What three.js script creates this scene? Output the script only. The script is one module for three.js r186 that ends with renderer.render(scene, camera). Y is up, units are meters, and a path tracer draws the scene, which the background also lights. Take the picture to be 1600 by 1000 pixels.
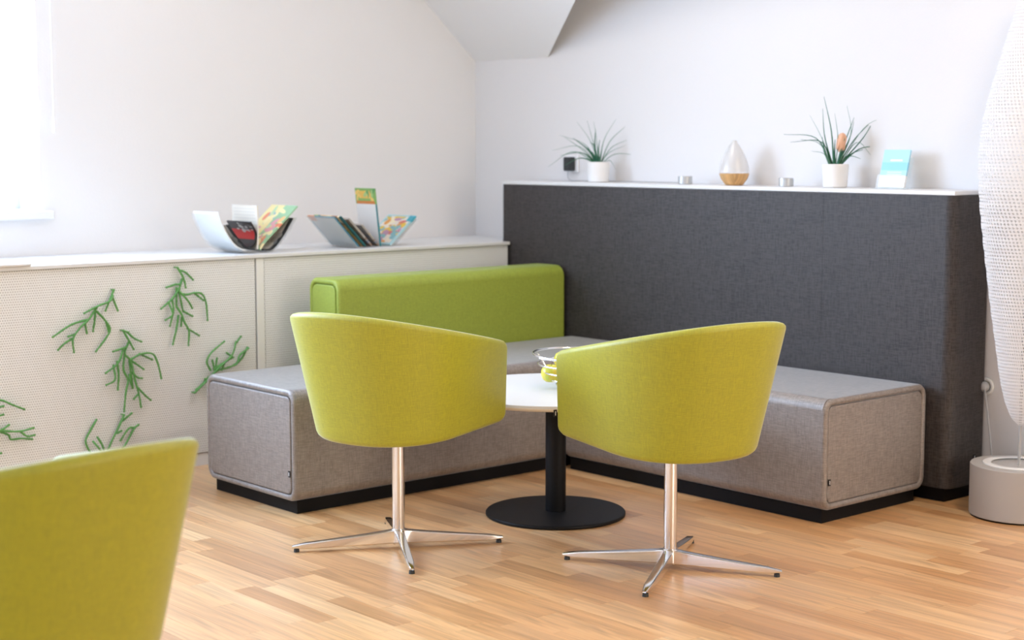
import * as THREE from 'three';
import { mergeGeometries, mergeVertices } from 'three/addons/utils/BufferGeometryUtils.js';
import { RoundedBoxGeometry } from 'three/addons/geometries/RoundedBoxGeometry.js';
import { RectAreaLightUniformsLib } from 'three/addons/lights/RectAreaLightUniformsLib.js';

RectAreaLightUniformsLib.init();
const scene = new THREE.Scene();
const renderer = new THREE.WebGLRenderer({ antialias: true });
renderer.toneMapping = THREE.LinearToneMapping;
renderer.toneMappingExposure = 0.84;
renderer.shadowMap.enabled = true;

// ---------------------------------------------------------------- camera
const FOCAL = 2482, YAW = 41.25 * Math.PI / 180, TILT = Math.atan(268 / FOCAL);
const camera = new THREE.PerspectiveCamera(2 * Math.atan(500 / FOCAL) * 180 / Math.PI, 1.6, 0.05, 60);
camera.position.set(0, 1.3, 0);
camera.lookAt(Math.sin(YAW) * Math.cos(TILT), 1.3 - Math.sin(TILT), -Math.cos(YAW) * Math.cos(TILT));
camera.focus = 4.9;
camera.userData.fStop = 2.8;

// ---------------------------------------------------------------- daylight through the windows
scene.background = new THREE.Color().setRGB(0.9, 0.97, 1.02);
const DAY = new THREE.Color().setRGB(0.74, 0.96, 1.3);
// room extents
const XR = 5.21, ZL = -6.22, XW = -2.6, ZB = 4.5, CEIL = 2.75, WT = 0.3;
// windows: [wall, from, to, sill, head]
const WIN = {
  left1: [-0.3, 2.868, 1.045, 2.6],
  side1: [-5.3, -3.3, 0.9, 2.4], side2: [-2.3, -0.3, 0.9, 2.4], back1: [2.2, 4.9, 0.9, 2.4],
};
function skyPanel(name, w, h, pos, target, power, color = DAY) {
  const l = new THREE.RectAreaLight(color, power, w, h);
  l.name = name; l.position.set(...pos); scene.add(l); l.lookAt(...target);
}
{
  const mid = (a) => [(a[0] + a[1]) / 2, (a[2] + a[3]) / 2, a[1] - a[0], a[3] - a[2]];
  for (const [k, p] of [['left1', 20]]) { const [c, y, w, h] = mid(WIN[k]); skyPanel('daylight_' + k, w, h, [c, y, ZL - WT - 0.06], [c, y, 0], p); }
  { const [c, y, w, h] = mid(WIN.back1); skyPanel('daylight_back1', w, h, [c, y, ZB + WT + 0.06], [c, y, 0], 15, new THREE.Color().setRGB(1.0, 0.91, 0.79)); }
  for (const [k, p] of [['side1', 3], ['side2', 3]]) { const [c, y, w, h] = mid(WIN[k]); skyPanel('daylight_' + k, w, h, [XW - WT - 0.06, y, c], [3, y, c], p); }
}

// ---------------------------------------------------------------- helpers
function rng(seed) { let s = seed >>> 0; return () => { s = (s + 0x6D2B79F5) | 0; let t = Math.imul(s ^ (s >>> 15), 1 | s); t = (t + Math.imul(t ^ (t >>> 7), 61 | t)) ^ t; return ((t ^ (t >>> 14)) >>> 0) / 4294967296; }; }
const names = new Map();
function numbered(n) { const k = names.get(n) ?? 0; names.set(n, k + 1); return k ? n + '_' + String(k).padStart(3, '0') : n; }
function shadow(o) { o.castShadow = true; o.receiveShadow = true; return o; }
function mesh(name, g, m) { const o = new THREE.Mesh(g, m); o.name = name; return shadow(o); }
function thing(name, label, category, pos = [0, 0, 0], turn = 0, group) {
  const o = new THREE.Group(); o.name = numbered(name); o.position.set(...pos); o.rotation.y = turn;
  o.userData = { label, category }; if (group) o.userData.group = group; scene.add(o); return o;
}
function part(name, g, m, parent, label) { const o = mesh(name, g, m); parent.add(o); if (label) o.userData.label = label; return o; }
function single(name, g, m, label, category, pos = [0, 0, 0], group) {
  const o = mesh(numbered(name), g, m); o.position.set(...pos); o.userData = { label, category }; if (group) o.userData.group = group; scene.add(o); return o;
}
function struct(name, g, m) { const o = mesh(name, g, m); o.userData.kind = 'structure'; scene.add(o); return o; }
function boxUV(g) {                                   // uv in metres, by the way each corner faces
  if (g.index) g = g.toNonIndexed();
  const p = g.attributes.position, n = g.attributes.normal, uv = new Float32Array(p.count * 2);
  for (let i = 0; i < p.count; i += 3) {
    const a = [0, 0, 0]; for (let k = 0; k < 3; k++) { a[0] += n.getX(i + k); a[1] += n.getY(i + k); a[2] += n.getZ(i + k); }
    const x = Math.abs(a[0]), y = Math.abs(a[1]), z = Math.abs(a[2]);
    for (let k = 0; k < 3; k++) {
      const j = i + k, P = [p.getX(j), p.getY(j), p.getZ(j)];
      const [u, v] = y >= x && y >= z ? [P[0], P[2]] : x >= z ? [P[2], P[1]] : [P[0], P[1]];
      uv[2 * j] = u; uv[2 * j + 1] = v;
    }
  }
  g.setAttribute('uv', new THREE.BufferAttribute(uv, 2)); return g;
}
function box(x0, x1, y0, y1, z0, z1, r = 0) {
  const g = r ? new RoundedBoxGeometry(x1 - x0, y1 - y0, z1 - z0, 3, r) : new THREE.BoxGeometry(x1 - x0, y1 - y0, z1 - z0);
  g.translate((x0 + x1) / 2, (y0 + y1) / 2, (z0 + z1) / 2); return boxUV(g);
}
const clean = (g) => { for (const k of Object.keys(g.attributes)) if (!['position', 'normal', 'uv'].includes(k)) g.deleteAttribute(k); return g.index ? g.toNonIndexed() : g; };
const merge = (list) => mergeGeometries(list.map(clean));
const V = (x, y, z) => new THREE.Vector3(x, y, z);
function tube(pts, r, seg = 8, radial = 8, closed = false) {
  return new THREE.TubeGeometry(new THREE.CatmullRomCurve3(pts, closed, 'centripetal'), seg, r, radial, closed);
}
function taperTube(pts, radius, seg = 10, radial = 5) {      // radius: function of 0..1
  const c = new THREE.CatmullRomCurve3(pts, false, 'centripetal'), g = new THREE.TubeGeometry(c, seg, 1, radial), p = g.attributes.position;
  for (let i = 0; i <= seg; i++) {
    const q = c.getPointAt(i / seg), r = radius(i / seg);
    for (let j = 0; j <= radial; j++) { const k = i * (radial + 1) + j; p.setXYZ(k, q.x + (p.getX(k) - q.x) * r, q.y + (p.getY(k) - q.y) * r, q.z + (p.getZ(k) - q.z) * r); }
  }
  g.computeVertexNormals(); return g;
}
function loft(loops, caps = true, closed = true) {           // loops: arrays of Vector3; uv in metres
  const N = loops.length, M = loops[0].length, pos = [], uv = [], idx = [], W = closed ? M + 1 : M;
  let su = 0;
  for (let i = 0; i < N; i++) {
    if (i) su += loops[i][0].distanceTo(loops[i - 1][0]);
    let sv = 0;
    for (let j = 0; j < W; j++) { const q = loops[i][j % M]; if (j) sv += q.distanceTo(loops[i][j - 1]); pos.push(q.x, q.y, q.z); uv.push(su, sv); }
  }
  for (let i = 0; i + 1 < N; i++) for (let j = 0; j + 1 < W; j++) { const a = i * W + j, b = a + 1, c = a + W, d = c + 1; idx.push(a, c, b, b, c, d); }
  if (caps) for (const i of [0, N - 1]) {
    const m = new THREE.Vector3(); loops[i].forEach((q) => m.addScaledVector(q, 1 / M)); const k = pos.length / 3; pos.push(m.x, m.y, m.z); uv.push(0, 0);
    for (let j = 0; j < M; j++) i ? idx.push(k, i * W + j, i * W + (j + 1) % W) : idx.push(k, (j + 1) % W, j);
  }
  const g = new THREE.BufferGeometry(); g.setAttribute('position', new THREE.Float32BufferAttribute(pos, 3)); g.setAttribute('uv', new THREE.Float32BufferAttribute(uv, 2)); g.setIndex(idx);
  // smooth across the seam of the loop
  const s = g.clone(); s.deleteAttribute('uv'); const w = mergeVertices(s, 1e-6); w.computeVertexNormals();
  const key = (p, i) => [p.getX(i), p.getY(i), p.getZ(i)].map((x) => Math.round(x * 1e5)).join(), look = new Map();
  for (let i = 0; i < w.attributes.position.count; i++) look.set(key(w.attributes.position, i), i);
  const n = new Float32Array(pos.length);
  for (let i = 0; i < pos.length / 3; i++) { const k = look.get(key(g.attributes.position, i)); n.set([w.attributes.normal.getX(k), w.attributes.normal.getY(k), w.attributes.normal.getZ(k)], 3 * i); }
  g.setAttribute('normal', new THREE.BufferAttribute(n, 3)); return g;
}
const lathe = (pts, seg = 48) => new THREE.LatheGeometry(pts.map(([r, y]) => new THREE.Vector2(r, y)), seg);
function roundRect(w, h, r, n = 6) {                         // counter-clockwise corner points of a rounded rectangle round (0,0)
  const out = [];
  for (const [cx, cy, a0] of [[w / 2 - r, h / 2 - r, 0], [-w / 2 + r, h / 2 - r, 1], [-w / 2 + r, -h / 2 + r, 2], [w / 2 - r, -h / 2 + r, 3]])
    for (let i = 0; i <= n; i++) { const a = (a0 + i / n) * Math.PI / 2; out.push([cx + r * Math.cos(a), cy + r * Math.sin(a)]); }
  return out;
}

// ---------------------------------------------------------------- textures
function dataTex(w, h, f, srgb = true, repX = 1, repY = 1) {
  const d = new Uint8Array(w * h * 4);
  for (let y = 0; y < h; y++) for (let x = 0; x < w; x++) { const c = f(x, y), k = (y * w + x) * 4; for (let i = 0; i < 3; i++) d[k + i] = Math.max(0, Math.min(255, (c[i] ?? c[0]) * 255)); d[k + 3] = 255; }
  const t = new THREE.DataTexture(d, w, h); t.magFilter = THREE.LinearFilter; t.minFilter = THREE.LinearFilter; t.wrapS = t.wrapT = THREE.RepeatWrapping;
  if (srgb) t.colorSpace = THREE.SRGBColorSpace; t.repeat.set(repX, repY); t.needsUpdate = true; return t;
}
function noiseGrid(seed, w, h) { const r = rng(seed), a = new Float32Array(w * h); for (let i = 0; i < a.length; i++) a[i] = r(); return (x, y) => { x = ((x % w) + w) % w; y = ((y % h) + h) % h; const i = Math.floor(x), j = Math.floor(y), u = x - i, v = y - j, g = (p, q) => a[(q % h) * w + (p % w)]; const s = u * u * (3 - 2 * u), t = v * v * (3 - 2 * v); return (g(i, j) * (1 - s) + g(i + 1, j) * s) * (1 - t) + (g(i, j + 1) * (1 - s) + g(i + 1, j + 1) * s) * t; }; }
// mottled two-tone weave: threads across and down, each with light and dark stretches
function weave(seed, depth, coarse) {
  const n = 512, across = noiseGrid(seed, 22, 256), down = noiseGrid(seed + 1, 256, 22), fine = noiseGrid(seed + 2, 256, 256), big = noiseGrid(seed + 3, 12, 12);
  const f = (x, y) => 0.5 + depth * ((across(x * 22 / n, y * 256 / n) - 0.5) + (down(x * 256 / n, y * 22 / n) - 0.5) + 0.5 * (fine(x / 2, y / 2) - 0.5) + coarse * (big(x * 12 / n, y * 12 / n) - 0.5));
  return f;
}
const wA = weave(11, 0.25, 0.12), wB = weave(31, 0.09, 0.06);
const texMelange = dataTex(512, 512, (x, y) => { const v = 0.5 + wA(x, y) * 0.8; return [v, v * 0.985, v * 0.97]; }, true, 2.6, 2.6);
const texMelangeBump = dataTex(512, 512, (x, y) => [wA(x, y)], false, 2.6, 2.6);
const wC = weave(61, 0.5, 0.1), texDark = dataTex(512, 512, (x, y) => { const v = 0.5 + wC(x, y) * 0.8; return [v, v * 0.985, v * 0.975]; }, true, 2.2, 2.2);
const texFelt = dataTex(512, 512, (x, y) => { const v = 0.42 + wB(x, y) * 1.0; return [v, v, v * 0.98]; }, true, 4, 4);
const texFeltBump = dataTex(512, 512, (x, y) => [wB(x, y)], false, 4, 4);
const plasterN = noiseGrid(51, 128, 128), plasterF = noiseGrid(52, 256, 256);
const texPlaster = dataTex(512, 512, (x, y) => [0.5 + 0.3 * (plasterN(x / 4, y / 4) - 0.5) + 0.4 * (plasterF(x / 2, y / 2) - 0.5)], false, 1.2, 1.2);
// small round holes in staggered rows, 5 mm apart
const hole = (x, y) => { const r = Math.floor(y / 16), cx = ((x + (r % 2 ? 8 : 0)) % 16) - 8, cy = (y % 16) - 8, d = Math.hypot(cx, cy); return THREE.MathUtils.smoothstep(d, 3.2, 4.6); };
const texHoles = dataTex(256, 256, (x, y) => { const h = hole(x, y); return [0.76 + 0.24 * h, 0.75 + 0.25 * h, 0.735 + 0.265 * h]; }, true, 6.5, 6.5);
const texHolesBump = dataTex(256, 256, (x, y) => [hole(x, y)], false, 6.5, 6.5);
const gA = noiseGrid(71, 48, 10), gB = noiseGrid(72, 160, 14), gC = noiseGrid(73, 14, 5);
// u runs across a strip (0.5 m), v along it (2 m)
const texGrain = dataTex(512, 1024, (x, y) => {
  const wob = gC(x * 14 / 512, y * 5 / 1024), a = gA(x * 48 / 512 + wob * 3, y * 10 / 1024), b = gB(x * 160 / 512 + wob * 4, y * 14 / 1024), ring = 0.5 + 0.5 * Math.sin((x / 512 * 60 + wob * 9) * 2);
  const v = 0.92 + 0.10 * (a - 0.5) + 0.13 * (b - 0.5) + 0.05 * (ring - 0.5) + 0.08 * (wob - 0.5);
  return [v + 0.02, v - 0.002, v - 0.03];
}, true, 2, 0.5);
function canvasTex(w, h, draw) { const c = document.createElement('canvas'); c.width = w; c.height = h; draw(c.getContext('2d'), w, h); const t = new THREE.CanvasTexture(c); t.colorSpace = THREE.SRGBColorSpace; return t; }

// ---------------------------------------------------------------- materials
const rgb = (r, g, b) => new THREE.Color().setRGB(r, g, b);
const std = (c, rough = 0.6, extra = {}) => new THREE.MeshStandardMaterial({ color: c, roughness: rough, ...extra });
const phys = (c, rough, extra = {}) => new THREE.MeshPhysicalMaterial({ color: c, roughness: rough, ...extra });
const M = {
  wall: std(rgb(0.79, 0.78, 0.775), 0.9, { bumpMap: texPlaster, bumpScale: 0.0004 }),
  wallRight: std(rgb(0.76, 0.745, 0.74), 0.9, { bumpMap: texPlaster, bumpScale: 0.0004 }),
  ceiling: std(rgb(0.86, 0.85, 0.84), 0.9),
  white: std(rgb(0.85, 0.85, 0.85), 0.45),
  board: std(rgb(0.75, 0.75, 0.75), 0.4),
  perforated: std(rgb(0.84, 0.85, 0.85), 0.6, { map: texHoles, bumpMap: texHolesBump, bumpScale: 0.0008 }),
  stile: std(rgb(0.82, 0.82, 0.79), 0.5),
  lime: phys(rgb(0.46, 0.455, 0.003), 0.56, { map: texFelt, bumpMap: texFeltBump, bumpScale: 0.0002, ior: 1.8, sheen: 1, sheenColor: rgb(0.85, 1, 1), sheenRoughness: 0.6 }),
  green: phys(rgb(0.36, 0.44, 0.06), 0.5, { map: texFelt, bumpMap: texFeltBump, bumpScale: 0.0002, sheen: 0.4, sheenColor: rgb(0.6, 0.8, 0.6), sheenRoughness: 0.5 }),
  grey: phys(rgb(0.28, 0.25, 0.235), 0.54, { ior: 2.0, map: texMelange, bumpMap: texMelangeBump, bumpScale: 0.0004, sheen: 1, sheenColor: rgb(0.85, 0.93, 1), sheenRoughness: 0.6 }),
  charcoal: phys(rgb(0.05, 0.043, 0.042), 0.55, { map: texDark, bumpMap: texMelangeBump, bumpScale: 0.0004, sheen: 0.25, sheenColor: rgb(0.6, 0.6, 0.68), sheenRoughness: 0.5 }),
  plinth: phys(rgb(0.006, 0.006, 0.007), 0.6, { specularIntensity: 0.35 }),
  blackMetal: phys(rgb(0.006, 0.006, 0.007), 0.5, { specularIntensity: 0.45 }),
  chrome: std(rgb(0.86, 0.86, 0.87), 0.1, { metalness: 1 }),
  brushed: std(rgb(0.8, 0.79, 0.78), 0.24, { metalness: 1 }),
  tag: std(rgb(0.01, 0.01, 0.012), 0.7), tagPrint: std(rgb(0.75, 0.75, 0.75), 0.7),
  edge: std(rgb(0.78, 0.68, 0.55), 0.6),
  algae: std(rgb(0.11, 0.34, 0.085), 0.5),
  leaf: phys(rgb(0.035, 0.16, 0.085), 0.55), leafPale: phys(rgb(0.12, 0.26, 0.16), 0.6),
  soil: std(rgb(0.09, 0.07, 0.05), 0.95), ceramic: std(rgb(0.84, 0.83, 0.82), 0.35),
  greyBase: std(rgb(0.42, 0.40, 0.385), 0.55), acrylic: std(rgb(0.88, 0.88, 0.88), 0.2),
  mesh: phys(rgb(0.9, 0.9, 0.9), 1, { transmission: 0.5, thickness: 0 }),
  glass: phys(rgb(1, 1, 1), 0.03, { transmission: 1, thickness: 0, ior: 1.45 }),
  frost: phys(rgb(0.95, 0.95, 0.95), 0.25, { transmission: 0.75, thickness: 0 }),
  cableWhite: std(rgb(0.8, 0.8, 0.78), 0.5), cableGrey: std(rgb(0.42, 0.42, 0.42), 0.5), blackPlastic: std(rgb(0.02, 0.025, 0.027), 0.45),
};

// ---------------------------------------------------------------- room shell
function wallWith(openings, a0, a1, toBox) {      // boxes round the openings [from, to, sill, head]
  const g = []; let at = a0;
  for (const [f, t, s, h] of [...openings].sort((p, q) => p[0] - q[0])) { g.push(toBox(at, f, 0, CEIL), toBox(f, t, 0, s), toBox(f, t, h, CEIL)); at = t; }
  g.push(toBox(at, a1, 0, CEIL)); return merge(g);
}
struct('wall_left', wallWith([WIN.left1], XW - WT, XR + WT, (a, b, y0, y1) => box(a, b, y0, y1, ZL - WT, ZL)), M.wall);
struct('wall_right', box(XR, XR + WT, 0, CEIL, ZL, ZB), M.wallRight);
struct('wall_back', wallWith([WIN.back1], XW - WT, XR + WT, (a, b, y0, y1) => box(a, b, y0, y1, ZB, ZB + WT)), M.wall);
struct('wall_side', wallWith([WIN.side1, WIN.side2], ZL, ZB, (a, b, y0, y1) => box(XW - WT, XW, y0, y1, a, b)), M.wall);
struct('ceiling', box(XW - WT, XR + WT, CEIL, CEIL + 0.25, ZL - WT, ZB + WT), M.ceiling);
{ // sloping underside of the roof in the corner, between the low right wall and the ceiling, with a raking end
  const k = 0.87, y0 = 1.735, xt = XR - (CEIL - y0) / k, s = (CEIL - y0) / (1.956 - 1.755), B = V(XR, y0, -5.68), T = V(xt, CEIL, -5.68 + (5.68 - 5.198) * s * 0.86);
  const A = V(XR, y0, ZL), D = V(xt, CEIL, ZL), E = V(XR, CEIL, ZL), F = V(XR, CEIL, -5.68);
  const tri = [A, B, T, A, T, D, B, F, T, A, E, F, A, F, B, A, D, E, D, T, F, D, F, E], g = new THREE.BufferGeometry().setFromPoints(tri); g.computeVertexNormals();
  g.setAttribute('uv', new THREE.Float32BufferAttribute(new Float32Array(tri.length * 2), 2));
  struct('ceiling_slope', boxUV(g), M.ceiling);
}
// windows: frames, panes, sills
let winNo = 0;
function windowUnit([f, t, s, h], place) {          // place(group) turns local x = along the wall, local z = into the room, origin at the wall's inner face
  const o = new THREE.Group(); o.name = 'window_' + (++winNo); o.userData.kind = 'structure'; scene.add(o); place(o);
  const w = 0.07, zf = -WT + 0.02, zt = -WT + 0.09, m = (f + t) / 2;
  part('window_frame', merge([box(f, f + w, s, h, zf, zt), box(t - w, t, s, h, zf, zt), box(f + w, t - w, s, s + w, zf, zt), box(f + w, t - w, h - w, h, zf, zt), box(m - w / 2, m + w / 2, s + w, h - w, zf, zt)]), M.white, o);
  for (const [a, b] of [[f + w, m - w / 2], [m + w / 2, t - w]]) part('pane', box(a, b, s + w, h - w, zf + 0.03, zf + 0.034), M.glass, o);
  part('window_sill', box(f - 0.045, t + 0.045, s - 0.036, s, 0, 0.035, 0.006), M.board, o);
  part('window_sill', box(f, t, s - 0.036, s + 0.002, -WT + 0.09, 0), M.board, o);
}
windowUnit(WIN.left1, (o) => o.position.set(0, 0, ZL));
for (const k of ['side1', 'side2']) { const [f, t, s, h] = WIN[k]; windowUnit([-t, -f, s, h], (o) => { o.position.set(XW, 0, 0); o.rotation.y = Math.PI / 2; }); }

{ const [f, t, s, h] = WIN.back1; windowUnit([-t, -f, s, h], (o) => { o.position.set(0, 0, ZB); o.rotation.y = Math.PI; }); }
// ---------------------------------------------------------------- floor: wood strips running along the right wall
{
  const floor = new THREE.Group(); floor.name = 'floor'; floor.userData.kind = 'structure'; scene.add(floor);
  part('subfloor', box(XW - WT, XR + WT, -0.2, -0.012, ZL - WT, ZB + WT), std(rgb(0.25, 0.16, 0.09), 0.9), floor);
  const tones = [[0.805, 0.480, 0.230], [0.878, 0.552, 0.282], [0.732, 0.408, 0.178], [0.927, 0.612, 0.328], [0.830, 0.504, 0.247], [0.659, 0.360, 0.155], [0.854, 0.528, 0.259], [0.781, 0.450, 0.207]];
  const opts = { map: texGrain, clearcoat: 1, clearcoatRoughness: 0.34 };
  const mats = tones.map((c) => phys(rgb(...c), 0.42, opts)), matAll = phys(rgb(1, 1, 1), 0.42, { ...opts, vertexColors: true });
  const W = 0.0705, gap = 0.0005, r = rng(7), variants = [];
  for (let i = 0; i < 12; i++) {                    // strips 0.45 m long, each with another stretch of grain; local z from 0 to 0.45
    const g = new THREE.BoxGeometry(W - gap, 0.011, 0.45), p = g.attributes.position, uv = g.attributes.uv, du = r() * 0.5, dv = r() * 2;
    g.translate(0, -0.0055, 0.225);
    for (let k = 0; k < p.count; k++) uv.setXY(k, p.getX(k) + du, p.getZ(k) + dv);
    variants.push(g);
  }
  const strips = [], seen = new THREE.Vector3();
  camera.updateMatrixWorld(); camera.updateProjectionMatrix();
  for (let i = 0; XW + i * W < XR; i++) {
    const x = XW + (i + 0.5) * W; let z = ZL - r() * 0.4;
    while (z < ZB) {
      const len = 0.28 + r() * 0.34, s = { x, z, len, tone: Math.floor(r() * tones.length), form: Math.floor(r() * variants.length), drop: r() < 0.3 ? 0.0002 : 0 };
      seen.set(x, 0, z + len / 2); const depth = seen.distanceTo(camera.position); seen.project(camera);
      s.rank = Math.abs(seen.x) < 1.06 && seen.y > -1.1 && seen.z < 1 && z > -5.7 && !(x > 4.35 && z < -3.4) && !(x > 3.05 && z + len < -4.7) ? 1 / depth : 0;
      strips.push(s); z += len;
    }
  }
  const first = new Set([...strips].sort((a, b) => b.rank - a.rank).slice(0, 300).filter((s) => s.rank > 0)), rest = [];
  for (const s of strips) {
    const len = s.len - gap;
    if (first.has(s)) { const o = part('plank', variants[s.form], mats[s.tone], floor); o.position.set(s.x, -s.drop, s.z); o.scale.z = len / 0.45; continue; }
    const g = variants[s.form].clone().scale(1, 1, len / 0.45).translate(s.x, -s.drop, s.z), c = new Float32Array(g.attributes.position.count * 3);
    for (let k = 0; k < c.length; k++) c[k] = tones[s.tone][k % 3];
    g.setAttribute('color', new THREE.BufferAttribute(c, 3)); rest.push(g);
  }
  part('plank_field', mergeGeometries(rest), matAll, floor).userData.kind = 'stuff';
}

// ---------------------------------------------------------------- radiator covers along the left wall
const CZ = -5.69;
function cover(x0, x1, label, stile = 0.045) {
  const t = thing('radiator_cover', label, 'radiator cover', [x0, 0, CZ], 0);
  const w = x1 - x0;
  part('front_panel', box(0.0, w - stile, 0.055, 0.843, -0.022, 0), M.perforated, t);
  if (stile) part('stile', box(w - 0.038, w, 0.0, 0.843, -0.03, 0.002, 0.002), M.stile, t);
  part('plinth', box(0, w - (stile ? 0.039 : 0), 0, 0.05, -0.03, -0.006), M.white, t);
  part('frame', merge([box(0, w, 0.0, 0.84, ZL - CZ + 0.005, ZL - CZ + 0.02), box(0, 0.02, 0, 0.84, ZL - CZ + 0.021, -0.031)]), M.white, t);
}
cover(0.3, 3.604, 'long white perforated radiator cover decorated with green plastic twigs');
cover(3.606, 4.962, 'plain perforated radiator cover running behind the green backrest to the corner', 0);
{ // one continuous white board over both covers, running on into the corner behind the dark panel
  const s = new THREE.Shape(); const zf = -5.678;
  for (const [i, [x, z]] of [[0.3, zf], [4.966, zf], [4.966, -5.765], [XR - 0.002, -5.765], [XR - 0.002, ZL + 0.002], [0.3, ZL + 0.002]].entries()) i ? s.lineTo(x, z) : s.moveTo(x, z);
  const g = new THREE.ExtrudeGeometry(s, { depth: 0.011, bevelEnabled: true, bevelThickness: 0.002, bevelSize: 0.002, bevelOffset: -0.002, bevelSegments: 2 });
  g.rotateX(Math.PI / 2); g.translate(0, 0.858, 0);
  single('shelf_board', boxUV(g), M.board, 'long white board on top of the radiator covers, below the window', 'shelf');
}
single('flat_pad', box(-0.14, 0.14, 0, 0.012, -0.1, 0.1, 0.0055), M.board, 'flat white pad lying at the edge of the board below the window', 'pad', [2.43, 0.8605, -5.765]);

// green plastic twigs clipped to the perforated cover
function algae(x, y, text, seed, label) {
  const r = rng(seed), geos = [], ends = [];
  for (const line of text.split('|')) {
    const pts = line.split(' ').map((p) => p.split(',').map((v) => +v / 1000)), n = pts.length, lift = 0.012 + r() * 0.014, bow = r() * 0.016;
    const v = pts.map(([a, b], i) => V(a, b, lift + (n > 1 ? bow * Math.sin(Math.PI * i / (n - 1)) : 0)));
    geos.push(taperTube(v, (t) => 0.0041 - 0.0009 * t + 0.0008 * Math.abs(Math.sin(t * 9 + seed)), n * 5, 6));
    ends.push(v[0], v[n - 1]);
  }
  for (const e of ends) { const g = new THREE.IcosahedronGeometry(0.0047, 1); g.translate(e.x, e.y, e.z); geos.push(g); }
  const top = ends[0], pin = new THREE.CylinderGeometry(0.003, 0.003, top.z + 0.002, 6); pin.rotateX(Math.PI / 2); pin.translate(top.x, top.y, top.z / 2); geos.push(pin);
  single('plastic_twig', merge(geos), M.algae, label, 'wall decoration', [x, y, CZ + 0.001], 'green twigs clipped to the radiator cover');
}
algae(2.783, 0.516, '121,235 83,156|113,213 136,153|113,213 99,194 49,178 -8,153|49,175 6,126 -30,99 -59,57 -53,5|-59,57 -100,41 -116,19|6,126 -64,112 -136,70|45,169 37,124 32,79|-2,114 5,74|48,155 82,117 101,80 80,46 39,0|86,114 95,74|-48,72 -72,67', 1, 'green plastic twig spreading left, upper left of the longest twig');
algae(2.979, 0.268, '-41,321 -17,276 3,244|-19,312 5,287 41,270|-41,321 -19,312|-17,272 -36,228 -15,203 4,121 21,60 30,9|-32,254 -86,242|-43,245 -69,194 -120,160|-84,186 -87,130 -116,112|-69,201 -65,148 -69,89|-36,231 -45,166 -28,125 -37,79 -45,0|-15,203 42,161|-15,203 32,222 84,218 105,179 120,116|32,222 87,194|-6,152 15,130 41,123|-17,143 -18,117 -4,89|14,90 50,50 70,34|21,63 0,45|-13,196 -10,143 0,89', 2, 'longest green plastic twig hanging in the middle of the radiator cover');
algae(2.883, 0.032, '50,222 26,178 -11,116 -31,66 -36,0|45,199 85,225|18,153 36,160|113,175 94,164 64,120 23,65 -21,31|94,165 69,167 35,121|-65,215 -94,173 -113,139 -107,112 -77,65 -35,26|-66,146 -51,115 -34,60|-85,132 -75,114 -38,67', 3, 'green plastic twig low on the cover, half hidden behind the nearest chair');
algae(3.213, 0.508, '-31,317 -8,276 5,235|-14,304 7,297 44,264|-5,269 -23,227 -17,183 -4,139|-33,249 -75,239|-22,249 -33,249|-23,233 -58,195 -106,156|-73,180 -64,130 -88,109|-55,192 -56,148 -67,84|-33,234 -35,166|-27,224 7,182 34,149|-39,160 -19,127 -9,95 11,63 11,0|-1,137 37,116|-26,122 -44,67 -54,8|11,68 64,35|-12,114 -16,80|-23,215 8,206 43,211 75,206 95,176 106,95|43,211 86,178', 4, 'green plastic twig hanging highest on the cover, just under the magazines');
algae(3.379, 0.3, '-129,10 -96,39 -52,79 -8,113 47,153 70,203|70,193 98,223|129,174 95,130 43,102 -16,92 -74,56|129,172 80,144 68,113 28,100|-56,98 -73,132 -58,162 12,210|-44,136 -37,103|-22,143 -30,96|26,161 51,143|-81,63 -61,35 -58,0|14,124 -1,93|-118,22 -100,33 -60,67|-38,97 -1,119 54,140', 5, 'bushy green plastic twig slanting up behind the grey bench end');
algae(2.473, 0.123, '-65,241 -39,242 2,221 50,198|-66,216 -32,219|-67,181 -33,187|-77,119 -47,130 -9,144|-47,128 24,118 82,124|28,117 54,96 85,96|-47,123 -10,104 -7,90 39,87 80,79|-76,39 -46,42|-82,272 -70,212 -73,162 -73,122 -74,42 -85,0|-73,122 -47,126', 6, 'green plastic twig cut off by the left edge of the picture');

// ---------------------------------------------------------------- benches
const profileShape = (w, h, r) => new THREE.Shape(roundRect(w, h, r).map(([x, y]) => new THREE.Vector2(x, y)));
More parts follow.
